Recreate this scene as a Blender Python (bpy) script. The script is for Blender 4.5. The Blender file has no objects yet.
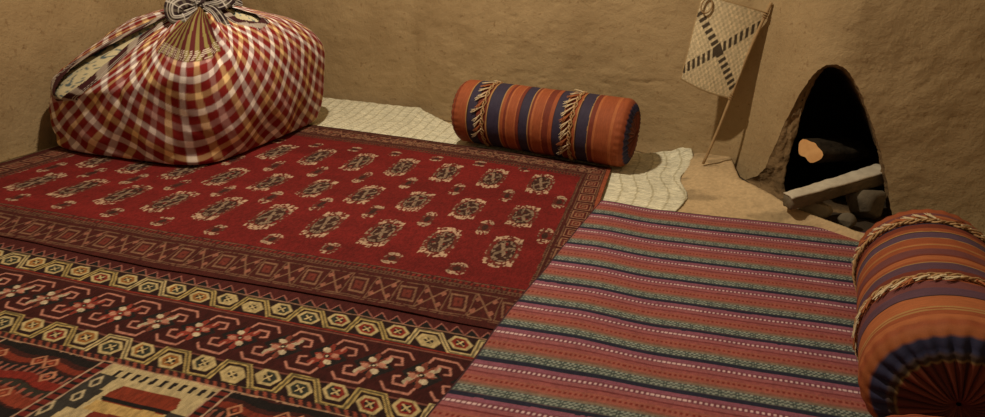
import bpy, bmesh, math, random
import numpy as np
from mathutils import Matrix, Vector

# ------------------------------------------------------------------ camera
F_PX = 567.75
CAMH = 0.85
RC = Matrix(((0.96594, -0.12821, 0.22472), (0.25636, 0.36394, -0.89545), (0.03300, 0.92255, 0.38435)))
col = bpy.context.scene.collection
sc = bpy.context.scene
cam_d = bpy.data.cameras.new('camera')
cam = bpy.data.objects.new('camera', cam_d)
col.objects.link(cam)
M = RC.to_4x4()
M.translation = (0, 0, CAMH)
cam.matrix_world = M
cam_d.sensor_width = 36
cam_d.lens = F_PX / 985 * 36
cam_d.clip_start = 0.05
sc.camera = cam
sc.view_settings.view_transform = 'Standard'
sc.view_settings.look = 'None'
sc.view_settings.exposure = 0.0
sc.view_settings.gamma = 1.0

# ------------------------------------------------------------------ light
world = bpy.data.worlds.new('world')
sc.world = world
world.use_nodes = True
world.node_tree.nodes['Background'].inputs[0].default_value = (1.0, 0.78, 0.50, 1)
world.node_tree.nodes['Background'].inputs[1].default_value = 0.16
ld = bpy.data.lights.new('room_lamp', 'POINT')
ld.energy = 158
ld.color = (1.0, 0.85, 0.64)
ld.shadow_soft_size = 0.035
lo = bpy.data.objects.new('room_lamp', ld)
lo.location = (-1.0, 1.70, 2.22)
col.objects.link(lo)

rng = np.random.default_rng(7)
random.seed(7)
S = lambda a, b, x: (lambda t: t * t * (3 - 2 * t))(np.clip((np.asarray(x, float) - a) / (b - a), 0, 1))


# ------------------------------------------------------------------ numpy noise
def _hash(i, j, k=0):
    n = (i.astype(np.int64) * 73856093) ^ (j.astype(np.int64) * 19349663) ^ (int(k) * 83492791)
    n = (n ^ (n >> 13)) * 1274126177
    n = n ^ (n >> 16)
    return (n & 0xFFFF) / 65535.0


def vnoise(x, y, seed=0):
    x = np.asarray(x, float); y = np.asarray(y, float)
    i = np.floor(x); j = np.floor(y)
    fx = x - i; fy = y - j
    fx = fx * fx * (3 - 2 * fx); fy = fy * fy * (3 - 2 * fy)
    a = _hash(i, j, seed); b = _hash(i + 1, j, seed); c = _hash(i, j + 1, seed); d = _hash(i + 1, j + 1, seed)
    return (a * (1 - fx) + b * fx) * (1 - fy) + (c * (1 - fx) + d * fx) * fy


def fbm(x, y, seed=0, o=4):
    s = 0; a = 0.5
    for k in range(o):
        s = s + a * (vnoise(np.asarray(x) * 2 ** k, np.asarray(y) * 2 ** k, seed + k) - 0.5)
        a *= 0.5
    return s


# ------------------------------------------------------------------ objects
def tag(o, label=None, cat=None, group=None, kind=None):
    if label: o['label'] = label
    if cat: o['category'] = cat
    if group: o['group'] = group
    if kind: o['kind'] = kind
    return o


def empty(name, loc, label, cat, group=None):
    o = bpy.data.objects.new(name, None)
    o.location = loc
    o.empty_display_size = 0.05
    col.objects.link(o)
    return tag(o, label, cat, group)


def link_mesh(name, me, mat, parent=None, smooth=True):
    if mat: me.materials.append(mat)
    if smooth:
        me.polygons.foreach_set('use_smooth', [True] * len(me.polygons))
    o = bpy.data.objects.new(name, me)
    col.objects.link(o)
    if parent: o.parent = parent
    return o


def mesh_np(name, co, quads, rgb=None, mat=None, parent=None, smooth=True):
    """co Nx3, quads Mx4, rgb Nx3 linear"""
    me = bpy.data.meshes.new(name)
    co = np.ascontiguousarray(co, dtype=np.float32); q = np.ascontiguousarray(quads, dtype=np.int32)
    me.vertices.add(len(co)); me.vertices.foreach_set('co', co.ravel())
    me.loops.add(q.size); me.loops.foreach_set('vertex_index', q.ravel())
    me.polygons.add(len(q)); me.polygons.foreach_set('loop_start', np.arange(0, q.size, q.shape[1], dtype=np.int32))
    me.update(calc_edges=True)
    if rgb is not None:
        ca = me.color_attributes.new('dye', 'FLOAT_COLOR', 'POINT')
        c4 = np.ones((len(co), 4), np.float32); c4[:, :3] = rgb
        ca.data.foreach_set('color', c4.ravel())
    me.validate()
    return link_mesh(name, me, mat, parent, smooth)


def grid_quads(nu, nv, wrap=False):
    """index = j*nu+i ; wrap in u"""
    i = np.arange(nu if wrap else nu - 1); j = np.arange(nv - 1)
    I, J = np.meshgrid(i, j)
    I2 = (I + 1) % nu
    return np.stack([J * nu + I, J * nu + I2, (J + 1) * nu + I2, (J + 1) * nu + I], -1).reshape(-1, 4)


# ------------------------------------------------------------------ materials
class NT:
    def __init__(s, name):
        s.m = bpy.data.materials.new(name); s.m.use_nodes = True
        s.t = s.m.node_tree; s.b = s.t.nodes['Principled BSDF']

    def n(s, typ, **kw):
        nd = s.t.nodes.new(typ)
        for k, v in kw.items():
            if k.startswith('_'): setattr(nd, k[1:], v)
            else: nd.inputs[k.replace('__', ' ')].default_value = v
        return nd

    def l(s, a, b): s.t.links.new(a, b)


def cloth_mat(name, weave=900., bump=0.25, rough=0.9, var=0.25, sheen=0.0, dist=0.0015, nscale=14.):
    t = NT(name)
    at = t.n('ShaderNodeAttribute', _attribute_name='dye')
    tc = t.n('ShaderNodeTexCoord')
    no = t.n('ShaderNodeTexNoise', Scale=nscale, Detail=6.0, Roughness=0.65); t.l(tc.outputs['Object'], no.inputs['Vector'])
    n2 = t.n('ShaderNodeTexNoise', Scale=weave, Detail=2.0); t.l(tc.outputs['Object'], n2.inputs['Vector'])
    mr = t.n('ShaderNodeMapRange'); mr.inputs[3].default_value = 1 - var; mr.inputs[4].default_value = 1 + var
    t.l(no.outputs[0], mr.inputs[0])
    mr2 = t.n('ShaderNodeMapRange'); mr2.inputs[3].default_value = 0.7; mr2.inputs[4].default_value = 1.3
    t.l(n2.outputs[0], mr2.inputs[0])
    mu = t.n('ShaderNodeMath', _operation='MULTIPLY'); t.l(mr.outputs[0], mu.inputs[0]); t.l(mr2.outputs[0], mu.inputs[1])
    sc_ = t.n('ShaderNodeVectorMath', _operation='SCALE'); t.l(at.outputs['Color'], sc_.inputs[0]); t.l(mu.outputs[0], sc_.inputs['Scale'])
    t.l(sc_.outputs[0], t.b.inputs['Base Color'])
    bp = t.n('ShaderNodeBump', Strength=bump, Distance=dist); t.l(n2.outputs[0], bp.inputs['Height'])
    t.l(bp.outputs[0], t.b.inputs['Normal'])
    t.b.inputs['Roughness'].default_value = rough
    t.b.inputs['Specular IOR Level'].default_value = 0.2
    if sheen:
        t.b.inputs['Sheen Weight'].default_value = sheen
    return t.m


def noise_mat(name, c1, c2, scale=8., rough=0.9, bump=0.3, bscale=60., dist=0.004, spec=0.2, c3=None):
    t = NT(name)
    tc = t.n('ShaderNodeTexCoord')
    no = t.n('ShaderNodeTexNoise', Scale=scale, Detail=8.0, Roughness=0.6); t.l(tc.outputs['Object'], no.inputs['Vector'])
    cr = t.n('ShaderNodeValToRGB')
    cr.color_ramp.elements[0].position = 0.35; cr.color_ramp.elements[0].color = (*c1, 1)
    cr.color_ramp.elements[1].position = 0.65; cr.color_ramp.elements[1].color = (*c2, 1)
    t.l(no.outputs[0], cr.inputs[0])
    out = cr.outputs[0]
    if c3:
        n3 = t.n('ShaderNodeTexNoise', Scale=scale * 9, Detail=3.0); t.l(tc.outputs['Object'], n3.inputs['Vector'])
        r3 = t.n('ShaderNodeValToRGB'); r3.color_ramp.elements[0].position = 0.62; r3.color_ramp.elements[1].position = 0.72
        t.l(n3.outputs[0], r3.inputs[0])
        mx = t.n('ShaderNodeMix', _data_type='RGBA'); t.l(r3.outputs[0], mx.inputs[0]); t.l(out, mx.inputs[6]); mx.inputs[7].default_value = (*c3, 1)
        out = mx.outputs[2]
    t.l(out, t.b.inputs['Base Color'])
    n2 = t.n('ShaderNodeTexNoise', Scale=bscale, Detail=8.0, Roughness=0.7); t.l(tc.outputs['Object'], n2.inputs['Vector'])
    bp = t.n('ShaderNodeBump', Strength=bump, Distance=dist); t.l(n2.outputs[0], bp.inputs['Height'])
    t.l(bp.outputs[0], t.b.inputs['Normal'])
    t.b.inputs['Roughness'].default_value = rough
    t.b.inputs['Specular IOR Level'].default_value = spec
    return t.m


M_CLAY = noise_mat('clay_plaster', (0.325, 0.228, 0.117), (0.395, 0.285, 0.152), scale=4.5, bump=0.9, bscale=38., dist=0.008, c3=(0.27, 0.18, 0.09))
M_CLAYH = noise_mat('hearth_clay', (0.46, 0.33, 0.18), (0.52, 0.38, 0.21), scale=5., bump=0.6, bscale=30., dist=0.006, c3=(0.33, 0.21, 0.10))
M_SOOT = cloth_mat('sooty_clay', weave=60., bump=0.8, dist=0.008, var=0.4, nscale=20.)
M_PILE = cloth_mat('wool_pile', weave=420., bump=0.7, dist=0.003, var=0.35, sheen=0.0)
M_FLAT = cloth_mat('flat_weave', weave=600., bump=0.5, dist=0.002, var=0.2)
M_COTTON = cloth_mat('cotton', weave=500., bump=0.25, dist=0.001, var=0.12, nscale=9.)
M_STRAWM = cloth_mat('reed_mat', weave=300., bump=0.6, dist=0.002, var=0.3, nscale=40.)
M_VELVET = cloth_mat('bolster_cloth', weave=700., bump=0.3, dist=0.001, var=0.15, rough=0.7)
M_CREAM = noise_mat('cream_thread', (0.55, 0.42, 0.25), (0.75, 0.62, 0.42), scale=60., bump=0.3, bscale=300.)
M_ORANGE = noise_mat('rust_thread', (0.30, 0.08, 0.03), (0.48, 0.2, 0.08), scale=60., bump=0.3, bscale=300.)
M_STICK = noise_mat('cane_stick', (0.30, 0.19, 0.09), (0.42, 0.28, 0.14), scale=25., bump=0.3, bscale=120., c3=(0.2, 0.12, 0.05))
M_BARK = noise_mat('charred_bark', (0.02, 0.015, 0.010), (0.05, 0.036, 0.022), scale=18., bump=1.0, bscale=60., dist=0.01)
M_CUT = noise_mat('fresh_cut_wood', (0.62, 0.33, 0.13), (0.72, 0.42, 0.18), scale=30., bump=0.2, bscale=90.)
M_ASHW = noise_mat('ashen_wood', (0.12, 0.095, 0.06), (0.20, 0.16, 0.105), scale=14., bump=0.8, bscale=50., dist=0.006)
M_ASHTOP = noise_mat('pale_wood', (0.50, 0.44, 0.34), (0.62, 0.56, 0.44), scale=25., bump=0.6, bscale=70.)
M_STONE = noise_mat('hearth_stone', (0.10, 0.08, 0.055), (0.20, 0.165, 0.115), scale=9., bump=0.8, bscale=35., dist=0.008)
M_PSTONE = noise_mat('pale_stone', (0.24, 0.2, 0.14), (0.34, 0.29, 0.2), scale=9., bump=0.6, bscale=35., dist=0.008)

# ------------------------------------------------------------------ room shell
# foot line of the mud wall, a slowly curving line with a thick chimney pier at its right end
WB = np.array([(-2.75, 3.44), (-2.0, 3.42), (-1.4, 3.40), (-1.15, 3.28), (-0.6, 3.14), (-0.1, 3.05), (0.22, 2.93), (0.45, 2.84),
               (0.51, 2.78), (0.56, 2.60), (0.62, 2.46), (0.70, 2.40), (0.85, 2.37), (1.05, 2.34), (1.32, 2.30)])


def yw(x):
    x = np.asarray(x, float)
    s = 0
    for k in (-2, -1, 0, 1, 2):
        s = s + np.interp(x + k * 0.012, WB[:, 0], WB[:, 1])
    return s / 5


def wall_bump(x, z):
    r = 0.05 * fbm(x * 0.9, z * 0.9, 3, 3) + 0.016 * fbm(x * 3.1, z * 3.6, 11, 4) + 0.011 * fbm(x * 17, z * 19, 5, 4)
    # pits where straw has fallen out, and a few hairline cracks
    wx = x + 0.03 * fbm(x * 9, z * 9, 15); wz = z + 0.03 * fbm(x * 9, z * 9, 16)
    r = r + 0.007 * np.clip(vnoise(wx * 40, wz * 52, 9) - 0.80, 0, 1) / 0.20 * S(-.05, .15, fbm(x * 2, z * 2, 19))
    cr_ = np.abs(fbm(x * 2.3, z * 1.4, 23, 3))
    return r + 0.006 * (1 - S(0.0, 0.006, cr_)) * S(.0, .12, fbm(x * 3, z * 3, 29))


def ray(px, py):
    v = RC @ Vector((px - 492.5, -(py - 208.5), -F_PX)).normalized()
    return np.array(v)


def on_wall(px, py, off=0.0):
    """world point where the line of sight meets the mud wall (moved off towards the room)"""
    v = ray(px, py); o = np.array([0, 0, CAMH]); t0, t1 = 1.0, 6.0
    for _ in range(50):
        t = (t0 + t1) / 2; p = o + v * t
        if p[1] > float(yw(p[0])) - off: t1 = t
        else: t0 = t
    return o + v * t0


def on_z(px, py, z=0.0):
    v = ray(px, py); t = (z - CAMH) / v[2]
    return np.array([0, 0, CAMH]) + v * t


def on_y(px, py, y):
    v = ray(px, py); t = y / v[1]
    return np.array([0, 0, CAMH]) + v * t


# wall parameter: arc length along the foot line
xs_f = np.linspace(-2.75, 1.32, 1600); ys_f = yw(xs_f)
arc = np.concatenate([[0], np.cumsum(np.hypot(np.diff(xs_f), np.diff(ys_f)))])
s_of_x = lambda x: np.interp(x, xs_f, arc)
x_of_s = lambda s: np.interp(s, arc, xs_f)

outer_px = [(817, 70), (809, 80), (799, 95), (790, 112), (781, 132), (772, 152), (765, 168), (757, 175), (744, 180), (760, 205), (800, 228), (892, 232),
            (890, 205), (887, 180), (882, 155), (876, 135), (868, 112), (860, 92), (852, 77), (845, 68), (836, 64), (826, 65)]
inner_px = [(824, 69), (817, 78), (810, 92), (803, 110), (797, 130), (792, 150), (787, 166), (785, 178), (784, 190), (786, 205), (805, 226), (888, 230),
            (887, 205), (884, 180), (880, 155), (873, 135), (866, 112), (858, 93), (850, 79), (843, 71), (836, 68), (829, 67)]


def resample(pts, n):
    p = np.vstack([pts, pts[:1]])
    d = np.concatenate([[0], np.cumsum(np.linalg.norm(np.diff(p, axis=0), axis=1))])
    return d, p


O3 = np.array([on_wall(*p) for p in outer_px]); O3[:, 2] = np.maximum(O3[:, 2], 0.0)
OS = np.stack([s_of_x(O3[:, 0]), O3[:, 2]], 1)
NL = 132
tt = np.linspace(0, len(outer_px), NL, endpoint=False)


def loopinterp(P):
    q = np.vstack([P, P[:1]])
    return np.stack([np.interp(tt, np.arange(len(q)), q[:, k]) for k in range(q.shape[1])], 1)


OL = loopinterp(OS)
OL[:, 0] += 0.0025 * (rng.random(NL) - 0.5) * 2 * (OL[:, 1] > 0.02)
OL[:, 1] += 0.002 * (rng.random(NL) - 0.5) * (OL[:, 1] > 0.02)


def inside(px, py, poly):
    c = np.zeros(px.shape, bool)
    n = len(poly)
    for i in range(n):
        x1, y1 = poly[i]; x2, y2 = poly[(i + 1) % n]
        if y1 == y2: continue
        cond = ((y1 > py) != (y2 > py)) & (px < (x2 - x1) * (py - y1) / (y2 - y1) + x1)
        c ^= cond
    return c


def nearest_on(poly, px, py):
    bx = np.zeros_like(px); by = np.zeros_like(py); bd = np.full(px.shape, 1e9)
    n = len(poly)
    for i in range(n):
        a = poly[i]; b = poly[(i + 1) % n]; ab = b - a
        L = (ab @ ab) + 1e-12
        t = np.clip(((px - a[0]) * ab[0] + (py - a[1]) * ab[1]) / L, 0, 1)
        qx = a[0] + t * ab[0]; qy = a[1] + t * ab[1]
        d = np.hypot(qx - px, qy - py); m = d < bd
        bx[m] = qx[m]; by[m] = qy[m]; bd[m] = d[m]
    return bx, by, bd


ss = np.concatenate([np.arange(0, s_of_x(0.3), 0.02), np.arange(s_of_x(0.3), arc[-1], 0.008)])
zz = np.concatenate([np.arange(0, 1.0, 0.008), np.arange(1.0, 2.41, 0.03)])
SG, ZG = np.meshgrid(ss, zz)
sg = SG.ravel().copy(); zg = ZG.ravel().copy()
ins = inside(sg, zg, OL)
nx_, nz_, dd = nearest_on(OL, sg, zg)
snap = dd < 0.0075
keepz = zg < 1e-6
sg[snap] = nx_[snap]; zg[snap & ~keepz] = nz_[snap & ~keepz]
ins_strict = ins & ~snap
Q = grid_quads(len(ss), len(zz))
bad = ins_strict[Q].any(1) | ((ins | snap)[Q].all(1))
Q = Q[~bad]


def wall_xyz(s, z):
    x = x_of_s(s)
    y = yw(x)
    flare = 0.05 * np.exp(-z / 0.05) * 0.4
    y = y + wall_bump(x, z) * np.where(x > -2.9, 1, 1) - flare
    return np.stack([x, y, z], 1)


used = np.unique(Q); remap = -np.ones(len(sg), int); remap[used] = np.arange(len(used))
wb = mesh_np('wall_back', wall_xyz(sg[used], zg[used]), remap[Q], mat=M_CLAY)
tag(wb, kind='structure')

# left wall
yy = np.arange(-0.6, 3.5, 0.03); zz2 = np.arange(0, 2.41, 0.03)
YG, Z2 = np.meshgrid(yy, zz2)
co = np.stack([-2.70 + 0.9 * wall_bump(YG + 20, Z2), YG, Z2], -1).reshape(-1, 3)
tag(mesh_np('wall_left', co, grid_quads(len(yy), len(zz2))[:, ::-1], mat=M_CLAY), kind='structure')
yy = np.arange(-0.6, 2.36, 0.03)
YG, Z2 = np.meshgrid(yy, zz2)
co = np.stack([1.285 + 0.5 * wall_bump(YG + 50, Z2), YG, Z2], -1).reshape(-1, 3)
tag(mesh_np('wall_right', co, grid_quads(len(yy), len(zz2)), mat=M_CLAY), kind='structure')
xx = np.arange(-2.78, 1.45, 0.05); yy = np.arange(-0.6, 3.6, 0.05)
XG, YG = np.meshgrid(xx, yy)
co = np.stack([XG, YG, -0.006 + 0.004 * fbm(XG * 3, YG * 3, 2)], -1).reshape(-1, 3)
tag(mesh_np('floor', co, grid_quads(len(xx), len(yy)), mat=M_CLAYH), kind='structure')

# ------------------------------------------------------------------ fireplace: jamb, sooty firebox, clay hearth curb
fp = empty('fireplace', (0.85, 2.4, 0), 'arched clay fireplace opening blackened inside, hollowed into the mud wall at right', 'fireplace')
L0 = wall_xyz(OL[:, 0], OL[:, 1]) + np.array([0, 0.001, 0])
I3 = np.array([on_wall(*p, off=-0.07) for p in inner_px]); I3[:, 2] = np.maximum(I3[:, 2], 0.0)
L2 = loopinterp(I3)
cen = np.array([0.90, 0, 0.22])
loops = [L0]
for a in (0.1, .2, .3, .4, .5, .6, .7, .8, .9, 1.0):
    p = L0 * (1 - a) + L2 * a
    p = p + np.stack([0.035 * fbm(p[:, 2] * 30 + a * 9, p[:, 1] * 30, 4), 0.03 * fbm(p[:, 2] * 34, p[:, 0] * 30 + a * 9, 8), np.zeros(NL)], 1) * math.sin(a * 2.6)
    loops.append(p)
for dep, ex, top in ((0.06, 1.04, 1.0), (0.14, 1.12, 0.98), (0.24, 1.15, 0.93), (0.34, 1.1, 0.86), (0.42, 0.9, 0.75), (0.46, 0.5, 0.5), (0.47, 0.02, 0.3)):
    p = L2.copy()
    p[:, 0] = cen[0] + (p[:, 0] - cen[0]) * ex + dep * 0.25
    p[:, 1] = L2[:, 1] * (1 - min(1, dep * 4)) + 2.45 * min(1, dep * 4) + dep
    p[:, 2] = np.where(p[:, 2] > 0.02, p[:, 2] * top, p[:, 2])
    if ex < 0.1: p[:, 2] = 0.15
    p += 0.02 * np.stack([fbm(p[:, 2] * 14, p[:, 1] * 14, 4), fbm(p[:, 0] * 14, p[:, 2] * 14, 6), 0 * p[:, 0]], 1)
    loops.append(p)
co = np.vstack(loops)
k = np.repeat(np.arange(len(loops)), NL)
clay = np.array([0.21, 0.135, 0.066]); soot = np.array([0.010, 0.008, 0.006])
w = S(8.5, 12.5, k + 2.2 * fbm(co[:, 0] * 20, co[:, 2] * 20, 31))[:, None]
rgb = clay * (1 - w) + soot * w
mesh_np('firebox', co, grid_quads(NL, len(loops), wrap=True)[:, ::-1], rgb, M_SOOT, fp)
fp_inv = Matrix.Translation(Vector(fp.location)).inverted()
for o in fp.children: o.matrix_parent_inverse = fp_inv

# clay curb in front: ridge line with an ash pit behind it
ridge = np.array([on_z(690, 158, .05)[:2], on_z(745, 181, .07)[:2], on_z(790, 206, .055)[:2], on_z(858, 232, .042)[:2], on_z(935, 250, .04)[:2]])
gx = np.arange(0.10, 1.27, 0.008); gy = np.arange(1.80, 3.0, 0.008)
XG, YG = np.meshgrid(gx, gy); X = XG.ravel(); Y = YG.ravel()
yr = np.interp(X, ridge[:, 0], ridge[:, 1])
hr = np.interp(X, [0.1, 0.22, 0.32, 0.50, 0.62, 0.82, 1.25], [0.02, 0.045, 0.055, 0.072, 0.055, 0.042, 0.04])
fw = np.maximum(np.interp(X, [0.1, 0.22, 0.3], [0.5, 0.55, 0.6]) * (X < .32), np.maximum(yr - 2.15, .03))
d = yr - Y      # >0 in front of the ridge
front = hr * (1 - S(0.0, 1.0, d / fw)) ** 0.9
leftfall = S(0.20, 0.34, X + 0.05 * fbm(Y * 5, X * 5, 3))
back_ledge = hr * leftfall
pit = hr * (1 - S(0.015, 0.06, -d)) - 0.003
Z = np.where(d >= 0, front * leftfall, np.where(X < 0.46, back_ledge, np.where(X < 0.50, back_ledge * (1 - (X - .46) / .04) + pit * (X - .46) / .04, pit)))
Z = Z + 0.012 * fbm(X * 9, Y * 9, 21) * S(0.005, 0.03, Z) + 0.005 * fbm(X * 40, Y * 40, 22, 3) * S(0.005, 0.03, Z)
Q = grid_quads(len(gx), len(gy))
keep = (YG.ravel() < yw(X) + 0.03) & (Z > -0.001)
rr = S(0.02, 0.0, 0 * X)
ash = S(0.005, 0.05, -d) * S(0.44, 0.52, X)
edge = np.array([0.55, 0.40, 0.225]); ashc = np.array([0.05, 0.036, 0.024])
rgb = edge * (1 - ash[:, None]) + ashc * ash[:, None]
rgb = rgb * (1 - 0.35 * S(0.02, 0.2, fbm(X * 8, Y * 14, 77))[:, None])
Zc = np.maximum(Z, 0.0005)
Q = Q[((YG.ravel() < yw(X) + 0.03)[Q]).all(1) & (X[Q].min(1) > .13) | ((d[Q].max(1) < 0) & (X[Q].min(1) > 0.46) & (YG.ravel() < yw(X) + 0.03)[Q].all(1))]
used = np.unique(Q); remap = -np.ones(len(X), int); remap[used] = np.arange(len(used))
hb = mesh_np('hearth_curb', np.stack([X, Y, Zc], 1)[used], remap[Q], rgb[used], cloth_mat('curb_clay', weave=70., bump=0.6, dist=0.006, var=0.2, nscale=9.), fp)
hb.matrix_parent_inverse = fp_inv


# ------------------------------------------------------------------ textiles
def quad_pt(quad, s, t):
    a, b, c, d = [np.array(q, float) for q in quad]      # NL NR FR FL
    s = s[..., None]; t = t[..., None]
    return (a * (1 - s) + b * s) * (1 - t) + (d * (1 - s) + c * s) * t


def textile(name, quad, step, zf, th, colf, mat, edge_noise=0.004, parent=None, warp=None):
    a, b, c, d = [np.array(q, float) for q in quad]
    nu = int(max(np.linalg.norm(b - a), np.linalg.norm(c - d)) / step[0]) + 2
    nv = int(max(np.linalg.norm(d - a), np.linalg.norm(c - b)) / step[1]) + 2
    s, t = np.meshgrid(np.linspace(0, 1, nu), np.linspace(0, 1, nv))
    P = quad_pt(quad, s, t)
    x = P[..., 0]; y = P[..., 1]
    rgb = colf(x.ravel(), y.ravel(), s.ravel(), t.ravel())
    wx = edge_noise * fbm(y * 6, x * 2, 41) * 2; wy = edge_noise * fbm(x * 6, y * 2, 42) * 2
    x2 = x + wx; y2 = y + wy
    if warp: x2, y2 = warp(x2, y2, s, t)
    z = zf(x2, y2, s, t)
    top = np.stack([x2, y2, z], -1).reshape(-1, 3)
    q = grid_quads(nu, nv)
    ring = np.concatenate([np.arange(nu), np.arange(1, nv) * nu + nu - 1, (nv - 1) * nu + np.arange(nu - 2, -1, -1), np.arange(nv - 2, 0, -1) * nu])
    low = top[ring].copy(); low[:, 2] -= th
    n0 = len(top); m = len(ring); r2 = (np.arange(m) + 1) % m
    sk = np.stack([ring[r2], ring, n0 + np.arange(m), n0 + r2], 1)
    co = np.vstack([top, low])
    return mesh_np(name, co, np.vstack([q, sk]), np.vstack([rgb, rgb[ring] * 0.8]), mat, parent)


def C(*v): return np.array(v, float)


def paint(base, mask, c, a=1.0):
    m = (np.clip(mask, 0, 1) * a)[:, None]
    base[:] = base * (1 - m) + np.asarray(c) * m


def line(d, w):       # soft line mask for distance d, half width w
    return 1 - S(w * 0.6, w * 1.4, np.abs(d))


fr = lambda v: v - np.floor(v)

# --- reed mat
matq = [(-2.62, 2.06), (0.20, 2.10), (0.285, 3.03), (-2.62, 3.37)]


def mat_warp(x, y, s, t):
    # back edge follows the foot of the wall; small torn corner near the bolster
    yt = np.interp(x, [-2.7, -2.05, -1.75, -1.42, -1.33, -1.28, -1.15, -0.9, -0.4, 0.05, 0.3], [3.36, 3.36, 3.345, 3.32, 3.33, 3.26, 3.16, 3.02, 2.97, 2.93, 2.93])
    y = 2.08 + (yt + 0.012 * fbm(x * 20, x * 0, 5) - 2.08) * t
    x = x + 0.022 * np.sin(y * 14.0) * s ** 8 + 0.01 * fbm(y * 16, y * 0, 3) * s ** 8
    return x, y


def mat_z(x, y, s, t):
    z = 0.007 + 0.0022 * np.abs(np.sin(x * 50)) + 0.0012 * np.sin(y * 210 + 2.0 * np.sign(np.sin(x * 50)))
    z = z * (1 - 0.5 * S(2.7, 2.5, y) * S(-.05, -.12, x))
    z = z + 0.035 * S(0.80, 1.0, t) * S(-0.3, 0.1, -x - 1.2) + 0.045 * S(0.86, 1.0, t) * S(0.0, 0.3, x) + 0.02 * S(.18, .26, x) * S(2.5, 2.8, y)
    return z + 0.004 * fbm(x * 5, y * 5, 9)


def mat_col(x, y, s, t):
    b = np.tile(C(0.80, 0.77, 0.60), (len(x), 1))
    k = fr(x / 0.063); dg = np.where(k < .5, k, 1 - k) * 0.9
    w = fr((y + dg * 0.03) / 0.0135)
    paint(b, line(w - .5, .16), C(0.42, 0.38, 0.22), .6)
    paint(b, line(k - .5, .05), C(0.36, 0.31, 0.17), .7)
    h = _hash(np.floor(x / .03), np.floor(y / .014), 3)
    b *= (0.82 + 0.3 * h)[:, None]
    return b


o = textile('woven_mat', matq, (0.006, 0.004), mat_z, 0.006, mat_col, M_STRAWM, 0.006, warp=mat_warp)
tag(o, 'cream woven reed mat along the wall, under the red rug and the front bolster', 'mat')

# --- lower kilim
NAVY = C(0.012, 0.012, 0.022); DKB = C(0.022, 0.008, 0.008); CRM = C(0.60, 0.46, 0.22); YEL = C(0.50, 0.36, 0.13)
PNK = C(0.52, 0.22, 0.16); REDK = C(0.22, 0.022, 0.014); MAR = C(0.060, 0.010, 0.009); BLK = C(0.012, 0.009, 0.009); WHT = C(0.62, 0.50, 0.34)


def seg(x, y, x1, y1, x2, y2):
    dx, dy = x2 - x1, y2 - y1; L = dx * dx + dy * dy
    t = np.clip(((x - x1) * dx + (y - y1) * dy) / L, 0, 1)
    return np.hypot(x - x1 - t * dx, y - y1 - t * dy)


def zigband(b, x, y, yc, ph):
    """meandering ribbon with hexagon flowers; total height 0.075, period 0.166"""
    H = 0.036; Pd = 0.166
    m = np.abs(y - yc) < H
    p = (x - ph) / Pd; k = fr(p) * Pd; v = y - yc
    # alternate hexes: up at .25, down at .75
    ribbon = np.minimum.reduce([seg(k, v, 0.000, -H * .92, 0.036, -H * .92), seg(k, v, 0.036, -H * .92, 0.062, H * .9), seg(k, v, 0.062, H * .9, 0.118, H * .9),
                                seg(k, v, 0.118, H * .9, 0.146, -H * .92), seg(k, v, 0.146, -H * .92, Pd, -H * .92)])
    rb = 1 - S(0.0062, 0.0078, ribbon)
    core = 1 - S(0.0022, 0.0035, ribbon)
    cc = np.where((_hash(np.floor(p), np.floor(p) * 0, 4) > .35)[:, None], YEL, CRM)
    mm = rb * m
    b[:] = b * (1 - mm[:, None]) + cc * mm[:, None]
    paint(b, core * m, BLK * 1.5, .75)
    for cx, cy, sd in ((0.090, -0.006, 1), (0.007, 0.008, 2), (0.173, 0.008, 2)):
        dx = np.abs(k - cx); dy = np.abs(v - cy)
        hexd = np.maximum(dy / 0.021, (dx / 0.029 + dy / 0.042))
        ring = line(hexd - 0.98, 0.16)
        hv = _hash(np.floor(p), np.floor(p) * 0 + sd, 6)
        fill = np.where((hv < .3)[:, None], REDK, np.where((hv < .6)[:, None], C(0.30, 0.12, 0.03), np.where((hv < .8)[:, None], C(.035, .04, .03), CRM * .75)))
        f = (hexd < 0.9) * m
        b[:] = b * (1 - f[:, None]) + fill * f[:, None]
        paint(b, (hexd < 0.45) * m * 1.0, np.array(BLK) * 2)
        paint(b, ((hexd < 0.55) & (np.abs(np.abs(k - cx) - np.abs(v - cy)) < .0028)) * m * 1.0, CRM)
        paint(b, ring * m, CRM * .9)


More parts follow.
